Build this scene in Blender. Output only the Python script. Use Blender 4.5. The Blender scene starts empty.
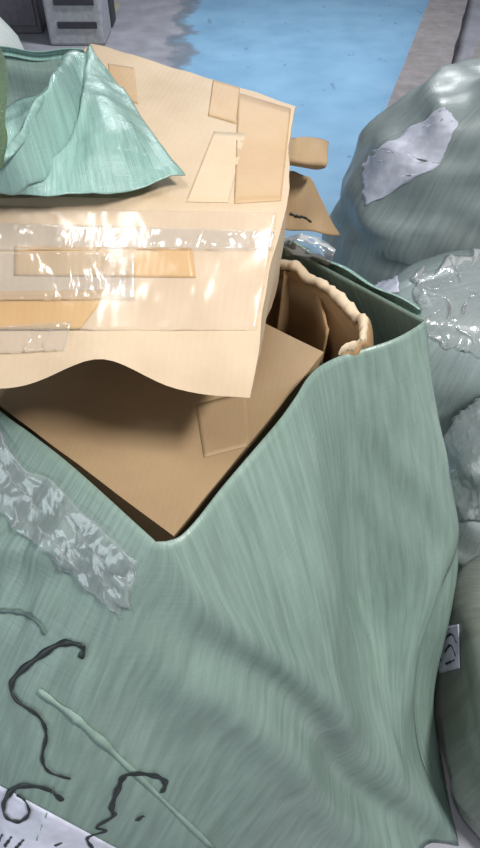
import bpy, bmesh, math, random
from mathutils import Vector, noise, geometry
from mathutils.bvhtree import BVHTree

random.seed(4)
SC = bpy.context.scene
COL = SC.collection
V = Vector

# ------------------------------------------------------------------ camera
CAM = V((0, 0, 1.60)); PITCH = math.radians(47); FPX = 640.0
FWD = V((0, math.cos(PITCH), -math.sin(PITCH)))
UPV = V((0, math.sin(PITCH), math.cos(PITCH)))
cd = bpy.data.cameras.new('camera'); co = bpy.data.objects.new('camera', cd); COL.objects.link(co)
co.location = CAM; co.rotation_euler = (math.pi/2 - PITCH, 0, 0)
cd.sensor_fit = 'VERTICAL'; cd.sensor_height = 24.0; cd.lens = FPX/848*24.0
cd.clip_start = 0.02; cd.clip_end = 60
SC.camera = co

def ray(px, py):
    return FWD + V((1, 0, 0))*((px-240)/FPX) + UPV*((424-py)/FPX)
def P(px, py, z):                       # sight line meets height z
    d = ray(px, py); return CAM + d*((z-CAM.z)/d.z)
def PY(px, py, y):                      # sight line meets depth y
    d = ray(px, py); return CAM + d*(y/d.y)

# --------------------------------------------------------------- materials
def lin(c):
    return tuple(((x/255)/12.92 if x/255 <= .04045 else ((x/255+.055)/1.055)**2.4) for x in c) + (1,)

class NT:
    def __init__(s, name):
        s.m = bpy.data.materials.new(name); s.m.use_nodes = True
        s.t = s.m.node_tree; s.b = s.t.nodes['Principled BSDF']
    def n(s, kind, **kw):
        nd = s.t.nodes.new(kind)
        for k, v in kw.items():
            if k.startswith('i_'):
                nd.inputs[k[2:].replace('_', ' ')].default_value = v
            else: setattr(nd, k, v)
        return nd
    def l(s, a, b): s.t.links.new(a, b)
    def mixc(s, fac, a, b, blend='MIX'):
        nd = s.n('ShaderNodeMix', data_type='RGBA', blend_type=blend)
        for val, idx in ((fac, 0), (a, 6), (b, 7)):
            if hasattr(val, 'is_linked'): s.l(val, nd.inputs[idx])
            else: nd.inputs[idx].default_value = val
        return nd.outputs[2]
    def ramp(s, src, p0, p1, c0=(0,0,0,1), c1=(1,1,1,1)):
        r = s.n('ShaderNodeValToRGB'); s.l(src, r.inputs[0])
        r.color_ramp.elements[0].position = p0; r.color_ramp.elements[1].position = p1
        r.color_ramp.elements[0].color = c0; r.color_ramp.elements[1].color = c1
        return r.outputs[0]
    def coord(s, which='Object', scale=(1,1,1), rot=(0,0,0)):
        tc = s.n('ShaderNodeTexCoord'); mp = s.n('ShaderNodeMapping')
        mp.inputs['Scale'].default_value = scale; mp.inputs['Rotation'].default_value = rot
        s.l(tc.outputs[which], mp.inputs[0]); return mp.outputs[0]
    def noise(s, vec, scale, detail=4, rough=.55, dist=0):
        nd = s.n('ShaderNodeTexNoise'); s.l(vec, nd.inputs['Vector'])
        nd.inputs['Scale'].default_value = scale; nd.inputs['Detail'].default_value = detail
        nd.inputs['Roughness'].default_value = rough; nd.inputs['Distortion'].default_value = dist
        return nd.outputs[0]
    def bump(s, h, strength=.3, dist=.01, prev=None):
        nd = s.n('ShaderNodeBump'); nd.inputs['Strength'].default_value = strength
        nd.inputs['Distance'].default_value = dist; s.l(h, nd.inputs['Height'])
        if prev is not None: s.l(prev, nd.inputs['Normal'])
        return nd.outputs[0]
    def out(s, col=None, rough=.5, nrm=None, **kw):
        if col is not None:
            if hasattr(col, 'is_linked'): s.l(col, s.b.inputs['Base Color'])
            else: s.b.inputs['Base Color'].default_value = col
        if hasattr(rough, 'is_linked'): s.l(rough, s.b.inputs['Roughness'])
        else: s.b.inputs['Roughness'].default_value = rough
        if nrm is not None: s.l(nrm, s.b.inputs['Normal'])
        for k, v in kw.items(): s.b.inputs[k.replace('_', ' ')].default_value = v
        return s.m

def mat_cardboard(name, c, c2, rough=.62):
    n = NT(name); o = n.coord('Object')
    n1 = n.noise(o, 9, 5); n2 = n.noise(n.coord('Object', (1, 1, 1)), 160, 2)
    col = n.mixc(n.ramp(n1, .35, .7), lin(c), lin(c2))
    col = n.mixc(.12, col, n.mixc(n2, lin([x*.8 for x in c]), lin(c2)))
    w = n.n('ShaderNodeTexWave'); n.l(n.coord('Object', (1, .3, 1), (0, 0, .5)), w.inputs[0])
    w.inputs['Scale'].default_value = 45; w.inputs['Distortion'].default_value = .6
    b = n.bump(w.outputs[1], .05, .002); b = n.bump(n1, .18, .01, b)
    return n.out(col, rough, b)

def mat_weave(name, c, c2, rough=.38, weave=.25, streak=.5, spec=.5):
    n = NT(name)
    uv = n.coord('UV')
    big = n.noise(n.coord('Object'), 3.2, 4)
    st = n.noise(n.coord('UV', (110, 7, 1)), 1.0, 4, .6)         # long drawn fibres
    st2 = n.noise(n.coord('UV', (9, 140, 1)), 1.0, 3, .6)
    col = n.mixc(n.ramp(big, .35, .68), lin(c), lin(c2))
    col = n.mixc(.22, col, n.mixc(n.ramp(st, .35, .65), lin([x*.72 for x in c]), lin([min(255, x*1.22) for x in c2])))
    w1 = n.n('ShaderNodeTexWave', wave_type='BANDS', bands_direction='X'); n.l(uv, w1.inputs[0]); w1.inputs['Scale'].default_value = 60
    w2 = n.n('ShaderNodeTexWave', wave_type='BANDS', bands_direction='Y'); n.l(uv, w2.inputs[0]); w2.inputs['Scale'].default_value = 60
    ml = n.n('ShaderNodeMath', operation='MULTIPLY'); n.l(w1.outputs[1], ml.inputs[0]); n.l(w2.outputs[1], ml.inputs[1])
    b = n.bump(ml.outputs[0], weave, .0012)
    b = n.bump(st, streak, .003, b); b = n.bump(st2, streak*.5, .003, b)
    r = n.ramp(n.noise(n.coord('Object'), 14, 3), .3, .7, (rough-.1,)*3+(1,), (rough+.14,)*3+(1,))
    return n.out(col, r, b, Specular_IOR_Level=spec)

def mat_plain(name, c, rough=.5, bump=0, bscale=30, **kw):
    n = NT(name); ns = n.noise(n.coord('Object'), bscale, 4)
    col = n.mixc(n.ramp(ns, .3, .7), lin([x*.9 for x in c]), lin([min(255, x*1.06) for x in c]))
    return n.out(col, rough, n.bump(ns, bump, .01) if bump else None, **kw)

def mat_clear(name, tint, k, rough=.12, bscale=60, bstr=.9):
    n = NT(name)
    ns = n.noise(n.coord('Object', (1, .6, .4)), bscale, 3, .5, .8)
    b = n.bump(ns, bstr, .012)
    tr = n.n('ShaderNodeBsdfTransparent'); tr.inputs[0].default_value = lin([min(255, c*1.02) for c in tint])
    gl = n.n('ShaderNodeBsdfGlossy'); gl.inputs['Roughness'].default_value = rough
    n.l(b, gl.inputs['Normal'])
    df = n.n('ShaderNodeBsdfDiffuse'); df.inputs[0].default_value = (.92, .93, .94, 1)
    m1 = n.n('ShaderNodeMixShader'); m1.inputs[0].default_value = .5; n.l(df.outputs[0], m1.inputs[1]); n.l(gl.outputs[0], m1.inputs[2])
    fr = n.n('ShaderNodeLayerWeight'); fr.inputs[0].default_value = .12
    ad = n.n('ShaderNodeMath', operation='ADD'); n.l(fr.outputs[0], ad.inputs[0]); ad.inputs[1].default_value = k
    mx = n.n('ShaderNodeMixShader'); n.l(ad.outputs[0], mx.inputs[0]); n.l(tr.outputs[0], mx.inputs[1]); n.l(m1.outputs[0], mx.inputs[2])
    out = n.t.nodes['Material Output']; n.l(mx.outputs[0], out.inputs[0])
    return n.m

def mat_floor():
    n = NT('painted_floor'); o = n.coord('Object')
    sp = n.n('ShaderNodeSeparateXYZ'); n.l(o, sp.inputs[0])
    wob = n.noise(o, 2.2, 6, .65)
    def mth(op, a, b=0.0):
        m = n.n('ShaderNodeMath', operation=op)
        for i, v in enumerate((a, b)):
            if hasattr(v, 'is_linked'): n.l(v, m.inputs[i])
            else: m.inputs[i].default_value = v
        return m.outputs[0]
    wv = mth('MULTIPLY', mth('SUBTRACT', wob, .5), .55)
    xr = mth('SUBTRACT', mth('ADD', mth('MULTIPLY', sp.outputs[1], .34), -.34), sp.outputs[0])   # right edge of the paint
    xr = mth('ADD', xr, mth('MULTIPLY', wv, .35))
    xl = mth('ADD', mth('ADD', sp.outputs[0], .53), wv)                                          # left edge
    inside = mth('MINIMUM', n.ramp(xr, .0, .05), n.ramp(xl, .0, .16))
    bl = n.mixc(n.ramp(n.noise(o, 3, 5), .3, .7), lin((112, 152, 184)), lin((130, 170, 200)))
    # chips and scuffs
    chip = n.ramp(n.noise(n.coord('Object', (1, .45, 1)), 9, 3, .6), .655, .69)
    bl = n.mixc(mth('MULTIPLY', chip, .55), bl, lin((92, 112, 138)))
    chip2 = n.ramp(n.noise(n.coord('Object', (1.6, .5, 1)), 4.2, 4, .6), .6, .75)
    bl = n.mixc(mth('MULTIPLY', chip2, .35), bl, lin((150, 160, 172)))
    gr = n.mixc(n.ramp(n.noise(o, 5, 6), .3, .7), lin((132, 132, 140)), lin((158, 158, 168)))
    edge = mth('MULTIPLY', mth('MULTIPLY', inside, mth('SUBTRACT', 1.0, inside)), 2.2)
    col = n.mixc(inside, gr, bl)
    col = n.mixc(edge, col, lin((86, 84, 86)))
    # worn yellow line beside the paint
    yl = mth('MULTIPLY', n.ramp(mth('ABSOLUTE', mth('ADD', sp.outputs[0], 1.12)), .05, .07, (1,1,1,1), (0,0,0,1)), n.ramp(wob, .35, .5))
    col = n.mixc(mth('MULTIPLY', yl, .7), col, lin((178, 164, 104)))
    return n.out(col, .5, n.bump(wob, .1, .01))

M = {
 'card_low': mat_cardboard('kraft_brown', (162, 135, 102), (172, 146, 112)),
 'card_up': mat_cardboard('kraft_pale', (198, 174, 144), (210, 187, 158)),
 'card_in': mat_cardboard('kraft_raw', (150, 118, 82), (168, 136, 98), .8),
 'card_edge': mat_cardboard('torn_paper', (206, 184, 154), (224, 204, 176), .85),
 'tape_tan': mat_cardboard('tan_tape', (188, 154, 112), (198, 166, 126), .55),
 'tape_pale': mat_cardboard('pale_tape', (206, 182, 150), (214, 192, 160), .6),
 'tape_honey': mat_cardboard('honey_tape', (200, 160, 104), (210, 174, 120), .3),
 'clear': mat_clear('clear_tape', (255, 255, 255), .10, .15, 22, .6),
 'clear_soft': mat_clear('wide_clear_tape', (255, 255, 255), .05, .2, 10, .25),
 'film': mat_clear('clear_film', (250, 255, 255), .12, .15, 18, .7),
 'sack': mat_weave('green_weave', (116, 138, 129), (134, 155, 146), .34, .0, .35),
 'sack_teal': mat_weave('teal_weave', (124, 158, 150), (150, 184, 176), .24, .25, .3),
 'sack_dark': mat_weave('dark_weave', (70, 92, 66), (84, 108, 80), .45),
 'grey1': mat_weave('grey_green_weave', (132, 144, 144), (146, 157, 157), .38, .1, .2),
 'grey2': mat_weave('grey_weave', (136, 150, 150), (154, 167, 167), .30, .1, .2),
 'grey3': mat_weave('pale_grey_weave', (192, 206, 206), (210, 222, 222), .26, .1, .25),
 'grey4': mat_weave('dull_grey_weave', (112, 118, 110), (128, 134, 126), .38, .1, .2),
 'white_weave': mat_weave('white_weave', (206, 216, 212), (224, 230, 226), .4, .2, .3),
 'paper': mat_plain('label_paper', (206, 208, 224), .55),
 'ink': mat_plain('marker_ink', (36, 44, 44), .45),
 'ink2': mat_plain('faded_marker', (92, 112, 108), .5),
 'seam': mat_plain('seam_thread', (138, 162, 150), .5),
 'orange': mat_plain('orange_thread', (176, 128, 90), .6),
 'plastic_grey': mat_plain('grey_plastic', (158, 160, 166), .5),
 'plastic_dark': mat_plain('dark_plastic', (52, 52, 60), .55),
 'metal_dark': mat_plain('dark_steel', (92, 90, 98), .5),
 'plank': mat_plain('grey_board', (128, 122, 124), .7, .2, 12),
 'wall': mat_plain('wall_paint', (168, 168, 174), .8),
 'floor': mat_floor(),
}

# ------------------------------------------------------------ mesh helpers
def obj(name, me, mat, parent=None, smooth=True):
    o = bpy.data.objects.new(name, me); COL.objects.link(o)
    me.materials.append(mat)
    if smooth:
        for p in me.polygons: p.use_smooth = True
    if parent is not None: o.parent = parent; o.matrix_parent_inverse = parent.matrix_world.inverted()
    return o
def thing(name, label, cat, loc, group=None):
    o = bpy.data.objects.new(name, None); COL.objects.link(o)
    o.empty_display_size = .1; o.location = loc
    o['label'] = label; o['category'] = cat
    if group: o['group'] = group
    bpy.context.view_layer.update()
    return o
def crom(p0, p1, p2, p3, t):
    return (p1*2 + (p2-p0)*t + (p0*2-p1*5+p2*4-p3)*t*t + (p1*3-p0-p2*3+p3)*t*t*t)*.5
def spline(pts, f):                     # f in 0..1 over an open control list
    n = len(pts)-1; x = min(max(f, 0), 1)*n; i = min(int(x), n-1); t = x-i
    a = pts[i-1] if i > 0 else pts[0]*2-pts[1]
    d = pts[i+2] if i+2 <= n else pts[n]*2-pts[n-1]
    return crom(a, pts[i], pts[i+1], d, t)
def patch(grid, f):                     # control grid rows x cols -> point
    return spline([spline(r, f[0]) for r in grid], f[1])
def nz(p, s, seed=0):
    return noise.noise(V((p.x*s+seed*7.3, p.y*s-seed*3.1, p.z*s+seed*1.7)))
def grid_mesh(name, fn, nu, nv, closed=False, uvs=(1, 1), cap=False):
    vs = []; fs = []
    cols = nu if closed else nu+1
    for j in range(nv+1):
        for i in range(cols): vs.append(fn(i/nu, j/nv))
    uvl = []
    for j in range(nv):
        for i in range(nu):
            a = j*cols+i; b = j*cols+(i+1) % cols; c = (j+1)*cols+(i+1) % cols; d = (j+1)*cols+i
            fs.append((a, d, c, b))
            uvl += [(i/nu*uvs[0], j/nv*uvs[1]), (i/nu*uvs[0], (j+1)/nv*uvs[1]), ((i+1)/nu*uvs[0], (j+1)/nv*uvs[1]), ((i+1)/nu*uvs[0], j/nv*uvs[1])]
    if cap:
        fs.append(tuple(nv*cols+i for i in range(cols))[::-1]); uvl += [(0, 0)]*cols
    me = bpy.data.meshes.new(name); me.from_pydata([tuple(v) for v in vs], [], fs)
    ul = me.uv_layers.new(name='UVMap')
    for k, uv in enumerate(uvl): ul.data[k].uv = uv
    me.update(); return me
def solid(o, th, off=0):
    m = o.modifiers.new('thickness', 'SOLIDIFY'); m.thickness = th; m.offset = off; return o
def hexa(name, c, n=18, amp=.004, sc=7, seed=0, bulge=0.0, warp=None):
    """crushed carton from 8 corners: c[0..3] bottom loop, c[4..7] top loop"""
    bm = bmesh.new(); cache = {}
    def pt(a, b, h):
        k = (round(a, 4), round(b, 4), round(h, 4))
        if k in cache: return cache[k]
        lo = (c[0]*(1-a)+c[1]*a)*(1-b) + (c[3]*(1-a)+c[2]*a)*b
        hi = (c[4]*(1-a)+c[5]*a)*(1-b) + (c[7]*(1-a)+c[6]*a)*b
        p = lo*(1-h)+hi*h
        d = V((nz(p, sc, seed), nz(p, sc, seed+1), nz(p, sc, seed+2)))*amp
        d += V((nz(p, sc*4, seed+5), nz(p, sc*4, seed+6), nz(p, sc*4, seed+7)))*amp*.25
        if bulge:
            ctr = sum(c, V())/8; q = 64*a*(1-a)*b*(1-b)*h*(1-h)
            w = (a*(1-a)*b*(1-b) + b*(1-b)*h*(1-h) + a*(1-a)*h*(1-h))*16
            d += (p-ctr).normalized()*bulge*w
        if warp: d += warp(a, b, h)
        cache[k] = bm.verts.new(p+d); return cache[k]
    def face(fn):
        for i in range(n):
            for j in range(n):
                q = [fn(i/n, j/n), fn((i+1)/n, j/n), fn((i+1)/n, (j+1)/n), fn(i/n, (j+1)/n)]
                bm.faces.new(q)
    face(lambda x, y: pt(x, y, 0)); face(lambda x, y: pt(x, y, 1))
    face(lambda x, y: pt(x, 0, y)); face(lambda x, y: pt(x, 1, y))
    face(lambda x, y: pt(0, x, y)); face(lambda x, y: pt(1, x, y))
    bmesh.ops.recalc_face_normals(bm, faces=bm.faces)
    me = bpy.data.meshes.new(name); bm.to_mesh(me); bm.free()
    return me
def sharp(o, ang=32):
    for e in o.data.polygons: e.use_smooth = True
    o.data.set_sharp_from_angle(angle=math.radians(ang)); return o
def box_bm(bm, cx, cy, cz, sx, sy, sz, rz=0):
    r = bmesh.ops.create_cube(bm, size=1)
    for v in r['verts']:
        x, y, z = v.co.x*sx, v.co.y*sy, v.co.z*sz
        v.co = V((cx+x*math.cos(rz)-y*math.sin(rz), cy+x*math.sin(rz)+y*math.cos(rz), cz+z))
def box_obj(name, dims, mat, parent=None, bev=.004, rz=0):
    bm = bmesh.new()
    for d in dims: box_bm(bm, *d, rz=rz)
    me = bpy.data.meshes.new(name); bm.to_mesh(me); bm.free()
    o = obj(name, me, mat, parent, smooth=False)
    if bev:
        m = o.modifiers.new('bevel', 'BEVEL'); m.width = bev; m.segments = 2
    return o
def bvh(*objs):
    vs = []; fs = []
    dg = bpy.context.evaluated_depsgraph_get(); dg.update()
    for o in objs:
        e = o.evaluated_get(dg); me = e.to_mesh(); k = len(vs); mw = o.matrix_world
        vs += [mw @ v.co for v in me.vertices]; fs += [tuple(i+k for i in p.vertices) for p in me.polygons]
        e.to_mesh_clear()
    return BVHTree.FromPolygons(vs, fs)
def hit(tree, px, py):
    d = ray(px, py).normalized(); h = tree.ray_cast(CAM, d)
    if h[0] is None: return None, None
    n = h[1] if h[1].dot(d) < 0 else -h[1]
    return h[0], n
def decal(name, tree, quad, mat, parent, nu=24, nv=24, off=.0015, wig=0, lift=None, th=.0006):
    """a sheet stuck on a surface; quad = four corners, laid on the surface cell by cell"""
    q = [V((a, b)) for a, b in quad]
    vs = {}; bm = bmesh.new()
    for j in range(nv+1):
        for i in range(nu+1):
            a = i/nu; b = j/nv
            p = (q[0]*(1-a)+q[1]*a)*(1-b)+(q[3]*(1-a)+q[2]*a)*b
            if wig:
                p = p + V((noise.noise(V((a*5, b*5, 3))), noise.noise(V((a*5, b*5, 9)))))*wig
            h, n = hit(tree, p.x, p.y)
            if h is None: continue
            o_ = off + (lift(a, b) if lift else 0)
            vs[i, j] = bm.verts.new(h+n*o_)
    for j in range(nv):
        for i in range(nu):
            k = [(i, j), (i+1, j), (i+1, j+1), (i, j+1)]
            if all(x in vs for x in k):
                w = [vs[x] for x in k]
                if max((w[0].co-w[2].co).length, (w[1].co-w[3].co).length) < .09: bm.faces.new(w)
    for v in [v for v in bm.verts if not v.link_faces]: bm.verts.remove(v)
    me = bpy.data.meshes.new(name); bm.to_mesh(me); bm.free()
    return solid(obj(name, me, mat, parent), th, 1)
def strokes(name, tree, lines, widths, mat, parent, off=.0025):
    bm = bmesh.new()
    for pts, w in zip(lines, widths):
        pts = [V((a, b, 0)) for a, b in pts]; n = max(6, 8*len(pts)); prev = None
        cs = []
        for k in range(n+1):
            p = spline(pts, k/n); h, nn = hit(tree, p.x, p.y)
            if h is not None: cs.append((h, nn))
        for k in range(len(cs)):
            a = cs[max(k-1, 0)][0]; b = cs[min(k+1, len(cs)-1)][0]
            t = (b-a)
            if t.length < 1e-6: continue
            s = t.normalized().cross(cs[k][1]); f = k/max(1, len(cs)-1)
            ww = w*(.55+.45*math.sin(math.pi*min(1, f*1.2+.15)))*(.9+.25*math.sin(k*.9))
            c = cs[k][0]+cs[k][1]*off
            q = (bm.verts.new(c-s*ww/2), bm.verts.new(c+s*ww/2))
            if prev: bm.faces.new((prev[0], prev[1], q[1], q[0]))
            prev = q
    me = bpy.data.meshes.new(name); bm.to_mesh(me); bm.free()
    return solid(obj(name, me, mat, parent), .0006, 1)

# ------------------------------------------------------------- the setting
fl = box_obj('floor', [(0, 4, -.05, 14, 14, .1)], M['floor'], bev=0); fl['kind'] = 'structure'
wb = box_obj('wall_back', [(0, 10.9, 1.75, 14, .2, 3.5)], M['wall'], bev=0); wb['kind'] = 'structure'

# -------------------------------------------------------------- main sack
SACK = thing('woven_sack', 'large open green woven sack full of cardboard boxes with black handwriting on its side', 'sack', (0, .55, 0))
F, C1, B, L = P(156, 542, 1.0), P(425, 320, 1.0), V((-.05, 1.13, .99)), V((-.45, .71, .99))
FR, FL = P(458, 846, .012), V((-.50, .0, .01))
BR, BL = V((.43, .97, .01)), V((-.78, .56, .01))
cc = [C1, P(434, 390, .87), P(446, 470, .72), P(451, 545, .58), P(420, 632, .43), P(414, 722, .25), FR]
rimf = [F, P(184, 533, 1.0), P(228, 480, 1.003), P(280, 417, 1.008), P(314, 381, 1.012), P(345, 364, 1.01), P(388, 345, 1.003), C1]
riml = [L, P(0, 411, 1.0), P(30, 433, .998), P(66, 461, .998), P(108, 498, 1.0), F]
def side_front(s, t):
    lo = F + (FL-F)*t + (FR-FL)*s; up = F + (C1-F)*s + (FR-C1)*t
    k = min(1, max(0, (s-t)/.16+.5)); k = k*k*(3-2*k)
    p = lo*(1-k)+up*k
    p = p + (spline(cc, t)-(C1+(FR-C1)*t))*(s**3)
    p = p + (spline(rimf, s)-(F+(C1-F)*s))*max(0, 1-t*2.2)**2
    out = V((.55, -.72, .42))
    p = p + out*(.035*math.sin(math.pi*s)*math.sin(math.pi*min(1, t*1.1)))
    # hollow in the upper facet, groove above the fold, softer ridge below it
    hx = (s-.74)/(.23 if s < .74 else .13); hy = (t-.44)/(.36 if t < .44 else .25)
    p = p - out*(.14*math.exp(-hx*hx-hy*hy))
    hx = (s-.95)/.07; hy = (t-.36)/.3
    p = p + out*(.016*math.exp(-hx*hx-hy*hy))
    hx = (s-.46)/.13; hy = (t-.20)/.2
    p = p + out*(.022*math.exp(-hx*hx-hy*hy))
    d = s-t+.055-.03*math.sin(s*7)
    p = p - out*(.028*math.exp(-(d/.034)**2)*min(1, s*4))
    d = s-t+.13-.03*math.sin(s*7)
    p = p + out*(.016*math.exp(-(d/.035)**2)*min(1, s*4))
    # drawn wrinkles radiating from the rim
    k = nz(V((s*9-t*4, t*2.2, 0)), 1.6, 3)
    p = p + out*(.009*k*min(1, t*4+.15)) + out*.003*nz(V((s*30-t*12, t*6, 1)), 1, 5)*min(1, t*4)
    return p
def side_left(s, t):                    # L -> F
    top = spline(riml, s); bot = BL+(FL-BL)*s
    p = top*(1-t)+bot*t
    out = V((-.75, -.62, .15))
    p = p + out*(.075*math.sin(math.pi*s)**.8*math.sin(math.pi*min(1, t**.8)))
    p = p + out*(.010*nz(V((s*4, t*5-s*3, 2)), 1.8, 8) + .004*nz(V((s*14, t*9, 2)), 1.5, 9))*min(1, t*5)
    d = t-.10-.05*math.sin(s*5)
    p = p + out*.014*math.exp(-(d/.03)**2)*math.sin(math.pi*s)
    return p
def side_right(s, t):                   # C1 -> B
    p = (C1+(B-C1)*s)*(1-t)+(FR+(BR-FR)*s)*t
    p = p + (spline(cc, t)-(C1+(FR-C1)*t))*((1-s)**3)
    out = V((.85, .35, .1))
    fo = -.035*math.exp(-((s-.05-.05*math.sin(t*6))/.035)**2)*max(0, math.sin(math.pi*min(1, max(0, (t-.3)/.7))))
    bul = fo + .06*math.sin(math.pi*s)*math.sin(math.pi*t) + .075*math.exp(-((s-.12)/.12)**2-((t-.66)/.2)**2)
    p = p + out*bul + out*.008*nz(V((s*5, t*6, 5)), 1.5, 12)*min(1, t*5)
    return p
def side_back(s, t):                    # B -> L
    p = (B+(L-B)*s)*(1-t)+(BR+(BL-BR)*s)*t
    return p + V((-.3, .9, 0))*(.02*math.sin(math.pi*s)*math.sin(math.pi*t))
def sack_fn(u, v):
    u = (u % 1)*4; k = int(u); s = u-k
    p = (side_front, side_right, side_back, side_left)[k](s, v)
    p.z = max(p.z, .004); return p
body = solid(obj('body', grid_mesh('sack_body', sack_fn, 288, 90, True, (2.6, 1.1), True), M['sack'], SACK), .002, 0)
# hem folded over along the far rim
def hem_fn(u, v):
    p = side_right(.03+u*.95, 0) + V((0, 0, .002))
    n = V((.75, .65, 0)); a = v*math.pi
    w = .018+.012*math.sin(u*3.1)
    return p + n*(w*math.sin(a*.9)*.6) + V((0, 0, (1-v)*.010-.028*v*v + .003*math.sin(u*24)))
solid(obj('hem', grid_mesh('sack_hem', hem_fn, 60, 8, False, (.5, .05)), M['sack_teal'], SACK), .0015)
T = bvh(body)
lab = decal('paper_label', T, [(-60, 752), (122, 850), (122, 960), (-60, 960)], M['paper'], SACK, 40, 30, .002)
lab['label'] = 'white paper label'
TL = bvh(lab)
for q in ([(-4, 846), (3, 834)], [(5, 846), (12, 836)], [(16, 848), (24, 839)], [(55, 845), (62, 842)]):
    strokes('printed_mark', TL, [q], [.005], M['ink'], lab, .001)
S1 = [(82, 657), (83, 645), (62, 643), (35, 660), (14, 680), (17, 698), (40, 715), (47, 733), (43, 756), (50, 770), (71, 777)]
S2 = [(63, 799), (47, 787), (20, 785), (6, 800), (7, 815), (20, 820), (30, 812), (27, 800), (18, 793)]
S3 = [(162, 791), (165, 780), (150, 773), (127, 773), (119, 785), (112, 806), (114, 814), (97, 825), (106, 829), (88, 836), (93, 847)]
S4 = [(137, 819), (140, 816), (144, 814)]
TW = bvh(body, lab)
for q in (S1, S2, S3, S4):
    wr = strokes('handwriting', TW, [q], [.009], M['ink'], SACK); wr['label'] = 'black marker stroke'
wr2 = strokes('handwriting', T, [[(0, 610), (22, 612), (38, 621), (46, 634)]], [.007], M['ink2'], SACK)
wr2['label'] = 'faded marker strokes'
strokes('seam', T, [[(38, 690), (80, 722), (130, 768), (215, 850)]], [.016], M['seam'], SACK, .001)
# clear tape crumpled along the near-left rim
tp = decal('clear_tape', T, [(-20, 418), (140, 560), (124, 618), (-20, 492)], M['film'], SACK, 60, 22, .003, 10,
      lift=lambda a, b: .0035*(1+math.sin(a*41+b*9))*.5+.004*abs(noise.noise(V((a*16, b*5, 0)))))
tp['label'] = 'crumpled clear tape'

# ------------------------------------------------------------- lower box
LOW = thing('cardboard_box', 'plain brown cardboard box deep in the sack, shaded by the paler box on it', 'box', (-.15, .73, .42))
a_ = V((.53, .85, 0)).normalized(); b_ = V((-.85, .53, 0)).normalized()
k0 = P(174, 537, .975)
k1 = P(323, 352, .975); a_ = (k1-k0).normalized(); b_ = (P(0, 404, .975)-k0).normalized()
pl = [k0, k1, k1+b_*.38, k0+b_*.38]
zb = .42
lowc = [V((p.x, p.y, zb)) for p in pl] + [V((p.x, p.y, z)) for p, z in zip(pl, (.975, .975, .968, .968))]
lowb = sharp(obj('body', hexa('low_box', lowc, 22, .003, 5, 2), M['card_low'], LOW))
TLo = bvh(lowb)
# top flap seam + paper tape, low and wide
decal('packing_tape', TLo, [(196, 405), (246, 392), (250, 446), (204, 458)], M['card_low'], LOW, 12, 12, .0012)

# ------------------------------------------------------------- upper box
UP = thing('cardboard_box', 'pale beige taped cardboard box on top, jutting out of the sack', 'box', (-.15, .8, .965))
tFR, tBR, tBL, tFL = P(284, 203, 1.25), P(296, 104, 1.262), P(92, 44, 1.272), P(-70, 196, 1.27)
fFR, fFL = P(246, 398, 1.115), P(-90, 386, 1.115)
bBR, bBL = V((.06, .90, .982)), V((-.27, 1.0, .982))
def upwarp(a, b, h):                    # dented, curling lower edge of the front
    k = (1-h)**2*(1-b)**2
    return V((0, .015, .036))*(math.exp(-((a-.57)/.17)**2)*k)
upc = [fFL, fFR, bBR, bBL, tFL, tFR, tBR, tBL]
upb = sharp(obj('body', hexa('up_box', upc, 34, .007, 6, 5, .006, upwarp), M['card_up'], UP), 38)
TU = bvh(upb)
def ptape(quad, m, lab=None, nu=20, nv=14, off=.0007, lift=None, nm='packing_tape', th=.0002):
    o = decal(nm, TU, quad, M[m], UP, nu, nv, off, lift=lift, th=th)
    if lab: o['label'] = lab
ptape([(238, 93), (291, 109), (281, 201), (234, 204)], 'tape_tan', 'tan tape by the right edge')
ptape([(213, 80), (240, 88), (236, 124), (208, 116)], 'tape_tan')
ptape([(108, 64), (134, 68), (138, 104), (112, 98)], 'tape_tan')
ptape([(214, 132), (246, 134), (228, 203), (186, 202)], 'tape_pale')
ptape([(14, 246), (192, 248), (196, 278), (14, 276)], 'tape_honey', 'honey coloured tape', 30, 10)
ptape([(-30, 292), (110, 290), (80, 330), (-30, 330)], 'tape_honey', None, 24, 10)
cr = lambda a, b: .0030*max(0, noise.noise(V((a*22, b*2.5, 1)))-.1) + .003*max(0, noise.noise(V((a*9, b*2, 7)))-.15)
ptape([(-40, 206), (277, 212), (256, 330), (-40, 330)], 'clear_soft', None, 90, 30, .0022, lambda a, b: .0022*max(0, noise.noise(V((a*12, b*4, 3)))), 'clear_tape')
ptape([(-30, 222), (275, 232), (272, 250), (-30, 250)], 'clear', 'clear tape across the front', 90, 8, .0032, cr, 'clear_tape')
ptape([(-30, 252), (135, 252), (135, 300), (-30, 300)], 'clear', None, 60, 16, .0032, cr, 'clear_tape')
ptape([(-30, 328), (72, 322), (66, 350), (-30, 354)], 'clear', None, 50, 12, .0032, cr, 'clear_tape')
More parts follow.
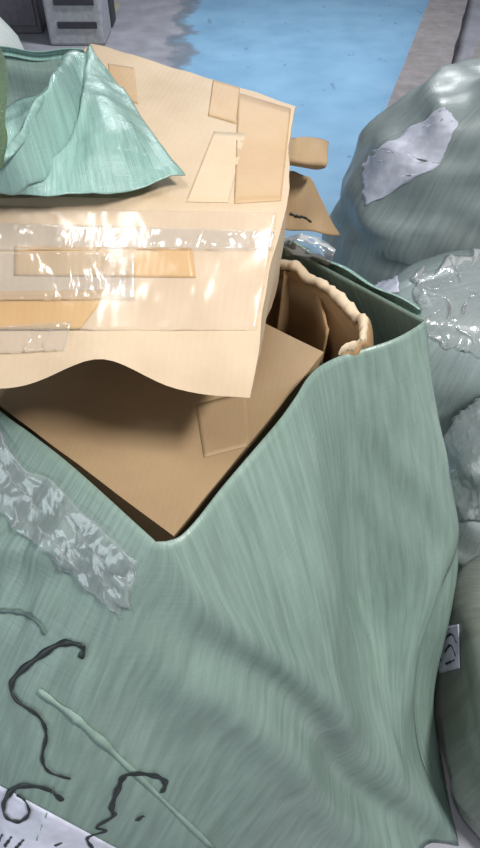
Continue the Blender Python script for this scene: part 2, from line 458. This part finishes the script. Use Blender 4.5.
# torn flaps standing out on the right side
def fl1(u, v):
    g = [[PY(286, 140, .86), PY(305, 138, .88), PY(321, 140, .89), PY(328, 143, .90)],
         [PY(286, 150, .83), PY(305, 152, .85), PY(320, 150, .86), PY(327, 152, .865)],
         [PY(286, 160, .82), PY(305, 163, .83), PY(318, 164, .84), PY(326, 165, .845)],
         [PY(286, 163, .85), PY(303, 166, .86), PY(314, 168, .87), PY(320, 168, .875)]]
    return patch(g, (u, v))
o = solid(obj('flap', grid_mesh('flap_a', fl1, 20, 20), M['card_low'], UP), .004); o['label'] = 'curled torn flap'
def fl2(u, v):
    g = [[PY(284, 172, .885), PY(296, 172, .89), PY(306, 176, .895), PY(313, 182, .90)],
         [PY(283, 195, .875), PY(298, 196, .88), PY(312, 198, .89), PY(323, 203, .90)],
         [PY(282, 215, .87), PY(300, 217, .875), PY(316, 218, .885), PY(331, 221, .90)],
         [PY(281, 228, .865), PY(302, 231, .87), PY(322, 233, .88), PY(340, 236, .90)]]
    return patch(g, (u, v)) + V((0, .003*math.sin(u*9+v*4), 0))
o = solid(obj('flap', grid_mesh('flap_b', fl2, 20, 20), M['card_low'], UP), .004); o['label'] = 'pointed hanging flap'
strokes('ink_line', bvh(o), [[(290, 213), (297, 216), (304, 217), (311, 222)]], [.004], M['ink'], o, .001)

# ------------------------------------------- torn open carton at the right
TORN = thing('cardboard_carton', 'torn open brown carton with ragged rim wedged in the right corner of the sack', 'box', (.13, .84, .6))
path = [V((.145, .70, 0)), V((.176, .715, 0)), V((.178, .765, 0)), V((.156, .81, 0)), V((.118, .865, 0)), V((.075, .915, 0)), V((.03, .93, 0)), V((-.02, .93, 0))]
def tornwall(u, v):
    c = spline(path, u); n = V((.8, .55, 0))
    z = .60 + .405*min(1, v/.7); lip = max(0, (v-.7)/.3)
    rag = .014*nz(V((u*20, 0, 0)), 1, 4)+.006*math.sin(u*31)
    z += rag*min(1, v) - .045*lip*lip + .006*math.sin(lip*math.pi)
    return c + n*(.03*lip) + V((0, 0, z)) + n*.003*math.sin(u*26)*v
o = solid(obj('wall', grid_mesh('torn_wall', tornwall, 70, 24), M['card_in'], TORN), .004)
def tornlip(u, v):                      # pale raw edge where the board is ripped
    c = tornwall(u, .70); a = v*2*math.pi; r = .0085*(1+.6*nz(V((u*40, v*3, 0)), 1, 2))
    return c + V((.8, .55, 0))*(r*math.cos(a)+.001) + V((0, 0, r*math.sin(a)+.003))
o = obj('torn_edge', grid_mesh('torn_lip', tornlip, 90, 10), M['card_edge'], TORN); o['label'] = 'pale ripped edge'
def inner(u, v):                        # folded-in flap with its own ragged edge
    pts = [P(284, 271, 1.0), P(303, 275, .995), P(318, 296, .985), P(328, 330, .975)]
    c = spline(pts, u); return c + V((-.01*v, -.004*v, -.17*v + .006*nz(V((u*14, 0, 0)), 1, 7)*(1-v)))
solid(obj('flap', grid_mesh('torn_flap', inner, 40, 12), M['card_in'], TORN), .004)

# clear film bit behind the boxes
FILM = thing('plastic_film', 'scrap of clear shiny plastic film tucked behind the boxes below the torn flap', 'plastic', P(300, 245, 1.0))
def film(u, v):
    g = [[P(284, 236, 1.02), P(300, 234, 1.035), P(318, 238, 1.03), P(336, 250, 1.02)],
         [P(284, 245, 1.02), P(300, 244, 1.04), P(316, 248, 1.03), P(333, 258, 1.02)],
         [P(286, 256, 1.0), P(299, 257, 1.0), P(312, 262, .99), P(328, 268, .99)]]
    p = patch(g, (u, v)); return p + V((0, 0, .005*nz(p, 60, 3)))
solid(obj('sheet', grid_mesh('film', film, 40, 20), M['film'], FILM), .0008)

# ----------------------------------------- second sack, draped over the box
S2T = thing('woven_sack', 'second open green sack behind at left, its glossy teal mouth draped over the pale box', 'sack', (-.49, 1.34, 0))
def s2body(u, v):
    a = u*2*math.pi; z = 1.05*(1-v)
    r = 1+.10*math.sin(math.pi*v)-.08*v
    ca, sa = math.cos(a), math.sin(a); e = .55
    x = math.copysign(abs(ca)**e, ca)*.27*r; y = math.copysign(abs(sa)**e, sa)*.22*r
    p = V((-.49+x, 1.34+y, max(z, .004)))
    k = max(0, 1-v*5)
    p.z += k*(.035+.03*sa)
    return p + V((ca, sa, 0))*(.012*nz(p, 6, 3))*min(1, v*6)
solid(obj('body', grid_mesh('sack2_body', s2body, 96, 50, True, (2, 1.2), True), M['sack'], S2T), .002)
dr = [[P(-80, 130, 1.26), P(-40, 124, 1.27), P(6, 108, 1.29), P(46, 86, 1.305), P(86, 48, 1.325), P(96, 58, 1.312)],
      [P(-80, 142, 1.30), P(-40, 138, 1.32), P(12, 128, 1.325), P(60, 100, 1.335), P(92, 78, 1.318), P(122, 88, 1.297)],
      [P(-80, 158, 1.30), P(-40, 156, 1.325), P(14, 150, 1.33), P(62, 134, 1.312), P(105, 118, 1.318), P(150, 130, 1.287)],
      [P(-80, 178, 1.29), P(-40, 178, 1.31), P(14, 172, 1.31), P(60, 168, 1.292), P(112, 155, 1.300), P(172, 160, 1.279)],
      [P(-80, 196, 1.284), P(-40, 196, 1.286), P(14, 194, 1.282), P(60, 196, 1.278), P(120, 192, 1.275), P(186, 177, 1.272)]]
def drape(u, v):
    p = patch(dr, (u, v))
    w = u*1.0
    f = V((-.3, .2, 1)); q = min(1, (1-v)*3+.25)
    fan = math.sin((u*10+v*2.5)*2.2)*.0035*min(1, v*1.6)*max(0, u-.3)*1.4        # pleats fanning to the tip
    lu = .78-.40*v**1.1
    fan += -.020*math.exp(-((u-lu)/.035)**2)*math.sin(math.pi*min(1, v*.85+.12)) + .020*math.exp(-((u-lu+.075)/.05)**2)*math.sin(math.pi*min(1, v*.8+.15))
    p = p + f*(fan + .006*nz(p, 16, 2)*q + .0035*nz(p, 38, 6)*q + .0016*(1-abs(nz(p, 30, 4))*2))
    return p
DR = obj('mouth_flap', grid_mesh('sack2_flap', drape, 110, 80, False, (.7, .5)), M['sack_teal'], S2T); solid(DR, .0014)
DR['label'] = 'glossy teal mouth flap'
def hem2(u, v):
    p0 = P(-90, 53, 1.27); p1 = P(84, 49, 1.295); p = p0+(p1-p0)*u
    return p + V((0, .012*math.sin(u*4), -.012*v)) + V((0, .01*math.sin(v*math.pi), .003*math.sin(u*15)))
def wall2(u, v):
    p = hem2(u, 1); return p + V((0, -.01*v, -.25*v)) + V((0, .01*nz(p+V((0, 0, v)), 8, 1), 0))
solid(obj('mouth_wall', grid_mesh('sack2_wall', wall2, 40, 16, False, (.5, .2)), M['sack'], S2T), .0014)
solid(obj('hem', grid_mesh('sack2_hem', hem2, 60, 8, False, (.5, .03)), M['sack_teal'], S2T), .0014)
def cordf(u, v):
    pts = [P(-6, 44, 1.36), P(1, 66, 1.37), P(2, 95, 1.372), P(0, 120, 1.365), P(3, 140, 1.355), P(-2, 168, 1.335)]
    c = spline(pts, u); a = v*2*math.pi; r = .006*(1-.4*u)
    return c + V((math.cos(a)*r, math.sin(a)*r*.7, 0))
o = obj('edge_fold', grid_mesh('sack2_fold', cordf, 40, 10), M['sack_dark'], S2T); o['label'] = 'dark green rolled edge'

# --------------------------------------------------- pile of grey sacks
def pillow(name, label, loc, rad, mat, seed, ex=.62, folds=.02, lean=(0, 0), skew=0):
    t = thing(name, label, 'sack', (loc[0], loc[1], 0), 'grey sacks piled along the right')
    c = V(loc)
    def fn(u, v):
        a = u*2*math.pi; b = (v-.5)*math.pi*.998
        ca, sa, cb, sb = math.cos(a), math.sin(a), math.cos(b), math.sin(b)
        sg = lambda x, e: math.copysign(abs(x)**e, x)
        d = V((sg(cb, ex)*sg(ca, ex), sg(cb, ex)*sg(sa, ex), -sg(sb, ex*1.1)))
        p = V((d.x*rad[0], d.y*rad[1], d.z*rad[2]))
        h = (d.z+1)*.5
        p.z *= 1+skew*d.x
        p.x += lean[0]*(h-.5); p.y += lean[1]*(h-.5)
        p += c
        n = d.normalized()
        k = nz(p, 5, seed)+.5*nz(p, 11, seed+3)
        rid = 1-abs(nz(V((p.x*.6, p.y, p.z*1.6)), 6, seed+9))*2.2
        p += n*(folds*(k*.6 + max(0, rid)*.55 - .3))
        p.z = max(p.z, .004)
        return p
    o = obj('body', grid_mesh(name, fn, 96, 64, True, (1.6, .9)), M[mat], t)
    return t, o
sA, oA = pillow('stuffed_sack', 'tall grey green stuffed sack farthest along the pile, big white label on its shoulder', (.785, 1.86, .545), (.48, .27, .545), 'grey1', 1, .66, .045, (.06, -.24), .20)
sB, oB = pillow('stuffed_sack', 'grey stuffed sack just in front of the tallest one, shiny film on it', (.70, 1.31, .36), (.42, .215, .37), 'grey2', 2, .62, .03, (0, -.02))
sC, oC = pillow('stuffed_sack', 'palest whitish glossy stuffed sack beside the open sack, third from the far end', (.80, .94, .33), (.325, .16, .33), 'grey3', 3, .6, .02)
sD, oD = pillow('stuffed_sack', 'dull grey sack with small marked tag, nearest the camera beside the open sack', (.832, .49, .225), (.39, .275, .225), 'grey4', 4, .42, .04)
decal('paper_label', bvh(oA), [(378, 150), (444, 108), (458, 122), (440, 164)], M['paper'], sA, 24, 20, .003, 4)
decal('paper_label', bvh(oA), [(362, 166), (378, 150), (440, 164), (366, 206)], M['paper'], sA, 24, 20, .003, 5)
decal('paper_label', bvh(oB), [(358, 272), (396, 262), (400, 292), (370, 298)], M['paper'], sB, 16, 16, .003, 2)
decal('clear_film', bvh(oB), [(410, 280), (490, 244), (490, 362), (428, 336)], M['film'], sB, 40, 40, .004, 14, lift=lambda a, b: .008*abs(noise.noise(V((a*7, b*11, 4)))))
decal('clear_film', bvh(oC), [(440, 385), (490, 380), (490, 520), (452, 520)], M['film'], sC, 30, 50, .004, 3, lift=lambda a, b: .008*abs(noise.noise(V((a*6, b*13, 8)))))
ld = decal('paper_label', bvh(oD), [(438, 628), (460, 624), (461, 668), (440, 674)], M['paper'], sD, 14, 14, .003)
TLD = bvh(ld)
for q in ([(444, 640), (452, 634), (457, 643)], [(445, 652), (451, 645), (456, 656)], [(446, 664), (455, 660)]):
    strokes('marker_scrawl', TLD, [q], [.005], M['ink'], ld, .001)

# ----------------------------------------------------------- far left things
g = P(78, 46, 0)
CR = thing('plastic_crate', 'grey slotted plastic crate on the floor at the far left', 'crate', g)
w_ = .42; d_ = .36; y0 = g.y; x0 = g.x
box_obj('body', [(x0, y0+d_/2, .35, w_, d_, .70)], M['plastic_grey'], CR, .02)
for k in range(3):
    box_obj('slot', [(x0+.02, y0-.004, .14+k*.15, w_*.7, .012, .045)], M['plastic_dark'], CR, .004)
g = P(22, 40, 0)
CB = thing('steel_cabinet', 'dark grey steel cabinet left of the slotted crate', 'cabinet', g)
box_obj('body', [(g.x-.12, g.y+.4, .60, .50, .5, 1.2)], M['metal_dark'], CB, .01)
box_obj('door', [(g.x-.12, g.y+.142, .61, .44, .02, 1.1)], M['metal_dark'], CB, .004)
box_obj('handle', [(g.x+.04, g.y+.122, .75, .02, .025, .14)], M['plastic_dark'], CB, .004)
g = P(105, 30, 0)
BK = thing('floor_bin', 'narrow black bin between the grey crate and the painted floor', 'bin', g)
box_obj('body', [(g.x-.02, g.y+.15, .22, .16, .22, .44)], M['plastic_dark'], BK, .02)
box_obj('rim', [(g.x-.02, g.y+.15, .45, .19, .25, .03)], M['plastic_dark'], BK, .01)
# pale sack at the far left corner
WS = thing('stuffed_sack', 'whitish green woven sack standing in the top left corner', 'sack', (-1.02, 2.35, 0))
def ws(u, v):
    a = u*2*math.pi; z = 1.14*(1-v); sh = min(1, (1-(1-v)**5)*1.3+.1)
    p = V((-1.02+math.cos(a)*.30*sh, 2.35+math.sin(a)*.24*sh, max(z, .004)))
    return p + V((math.cos(a), math.sin(a), 0))*(.02*nz(p, 6, 4))
obj('body', grid_mesh('white_sack', ws, 64, 40, True, (1.6, 1.2), True), M['white_weave'], WS)

# ------------------------------------------------------------ grey boards
def board(label, pa, pb, w, h):
    d = (pb-pa); d.z = 0; L_ = d.length; ang = math.atan2(d.y, d.x); c = (pa+pb)/2
    t = thing('timber_board', label, 'board', (c.x, c.y, 0), 'boards on the floor behind the sacks')
    bm = bmesh.new(); n = 24
    r = bmesh.ops.create_grid(bm, x_segments=n, y_segments=3, size=.5)
    bmesh.ops.solidify(bm, geom=bm.faces[:], thickness=1.0)
    zs = [v.co.z for v in bm.verts]; z0, z1 = min(zs), max(zs)
    for v in bm.verts:
        x = v.co.x*L_; y = v.co.y*w + .012*noise.noise(V((x*3, v.co.y*4, w))); z = (v.co.z-z0)/(z1-z0)*h
        v.co = V((c.x+x*math.cos(ang)-y*math.sin(ang), c.y+x*math.sin(ang)+y*math.cos(ang), z+.001))
    bmesh.ops.recalc_face_normals(bm, faces=bm.faces)
    me = bpy.data.meshes.new('board'); bm.to_mesh(me); bm.free()
    sharp(obj('plank', me, M['plank'], t))
board('wide grey board on the floor at the edge of the blue paint', P(378, 225, 0), P(460, -30, 0), .30, .12)
board('grey board beyond the dark gap at the top right corner', P(455, 170, 0), P(530, -40, 0), .26, .16)

# -------------------------------------------------------------------- light
w = bpy.data.worlds.new('World'); SC.world = w; w.use_nodes = True
bg = w.node_tree.nodes['Background']; bg.inputs[0].default_value = (.80, .90, 1.0, 1); bg.inputs[1].default_value = .24
def area(name, loc, rot, sx, sy, e, c=(1, 1, 1)):
    d = bpy.data.lights.new(name, 'AREA'); d.shape = 'RECTANGLE'; d.size = sx; d.size_y = sy; d.energy = e; d.color = c
    o = bpy.data.objects.new(name, d); COL.objects.link(o); o.location = loc; o.rotation_euler = rot
area('ceiling_tube', (1.20, -.35, 3.1), (0, 0, 0), .30, .60, 88, (1, .975, .94))
area('ceiling_tube', (-.45, .0, 3.1), (0, 0, 0), .25, .8, 18, (1, .98, .95))
area('ceiling_tube', (.4, 4.8, 3.2), (0, 0, 0), 1.3, .25, 130, (.95, .98, 1))

area('left_fill_light', (-4.2, -1.6, 1.6), (math.radians(90), 0, math.radians(-70)), 2.4, 2.6, 55, (.82, .92, 1))  # added cool fill, no real opening here; brightens the sack's left facets and film
vs = SC.view_settings
SC.display_settings.display_device = 'sRGB'
vs.view_transform = 'Standard'; vs.look = 'None'; vs.exposure = 0.0; vs.gamma = 1; vs.use_curve_mapping = False
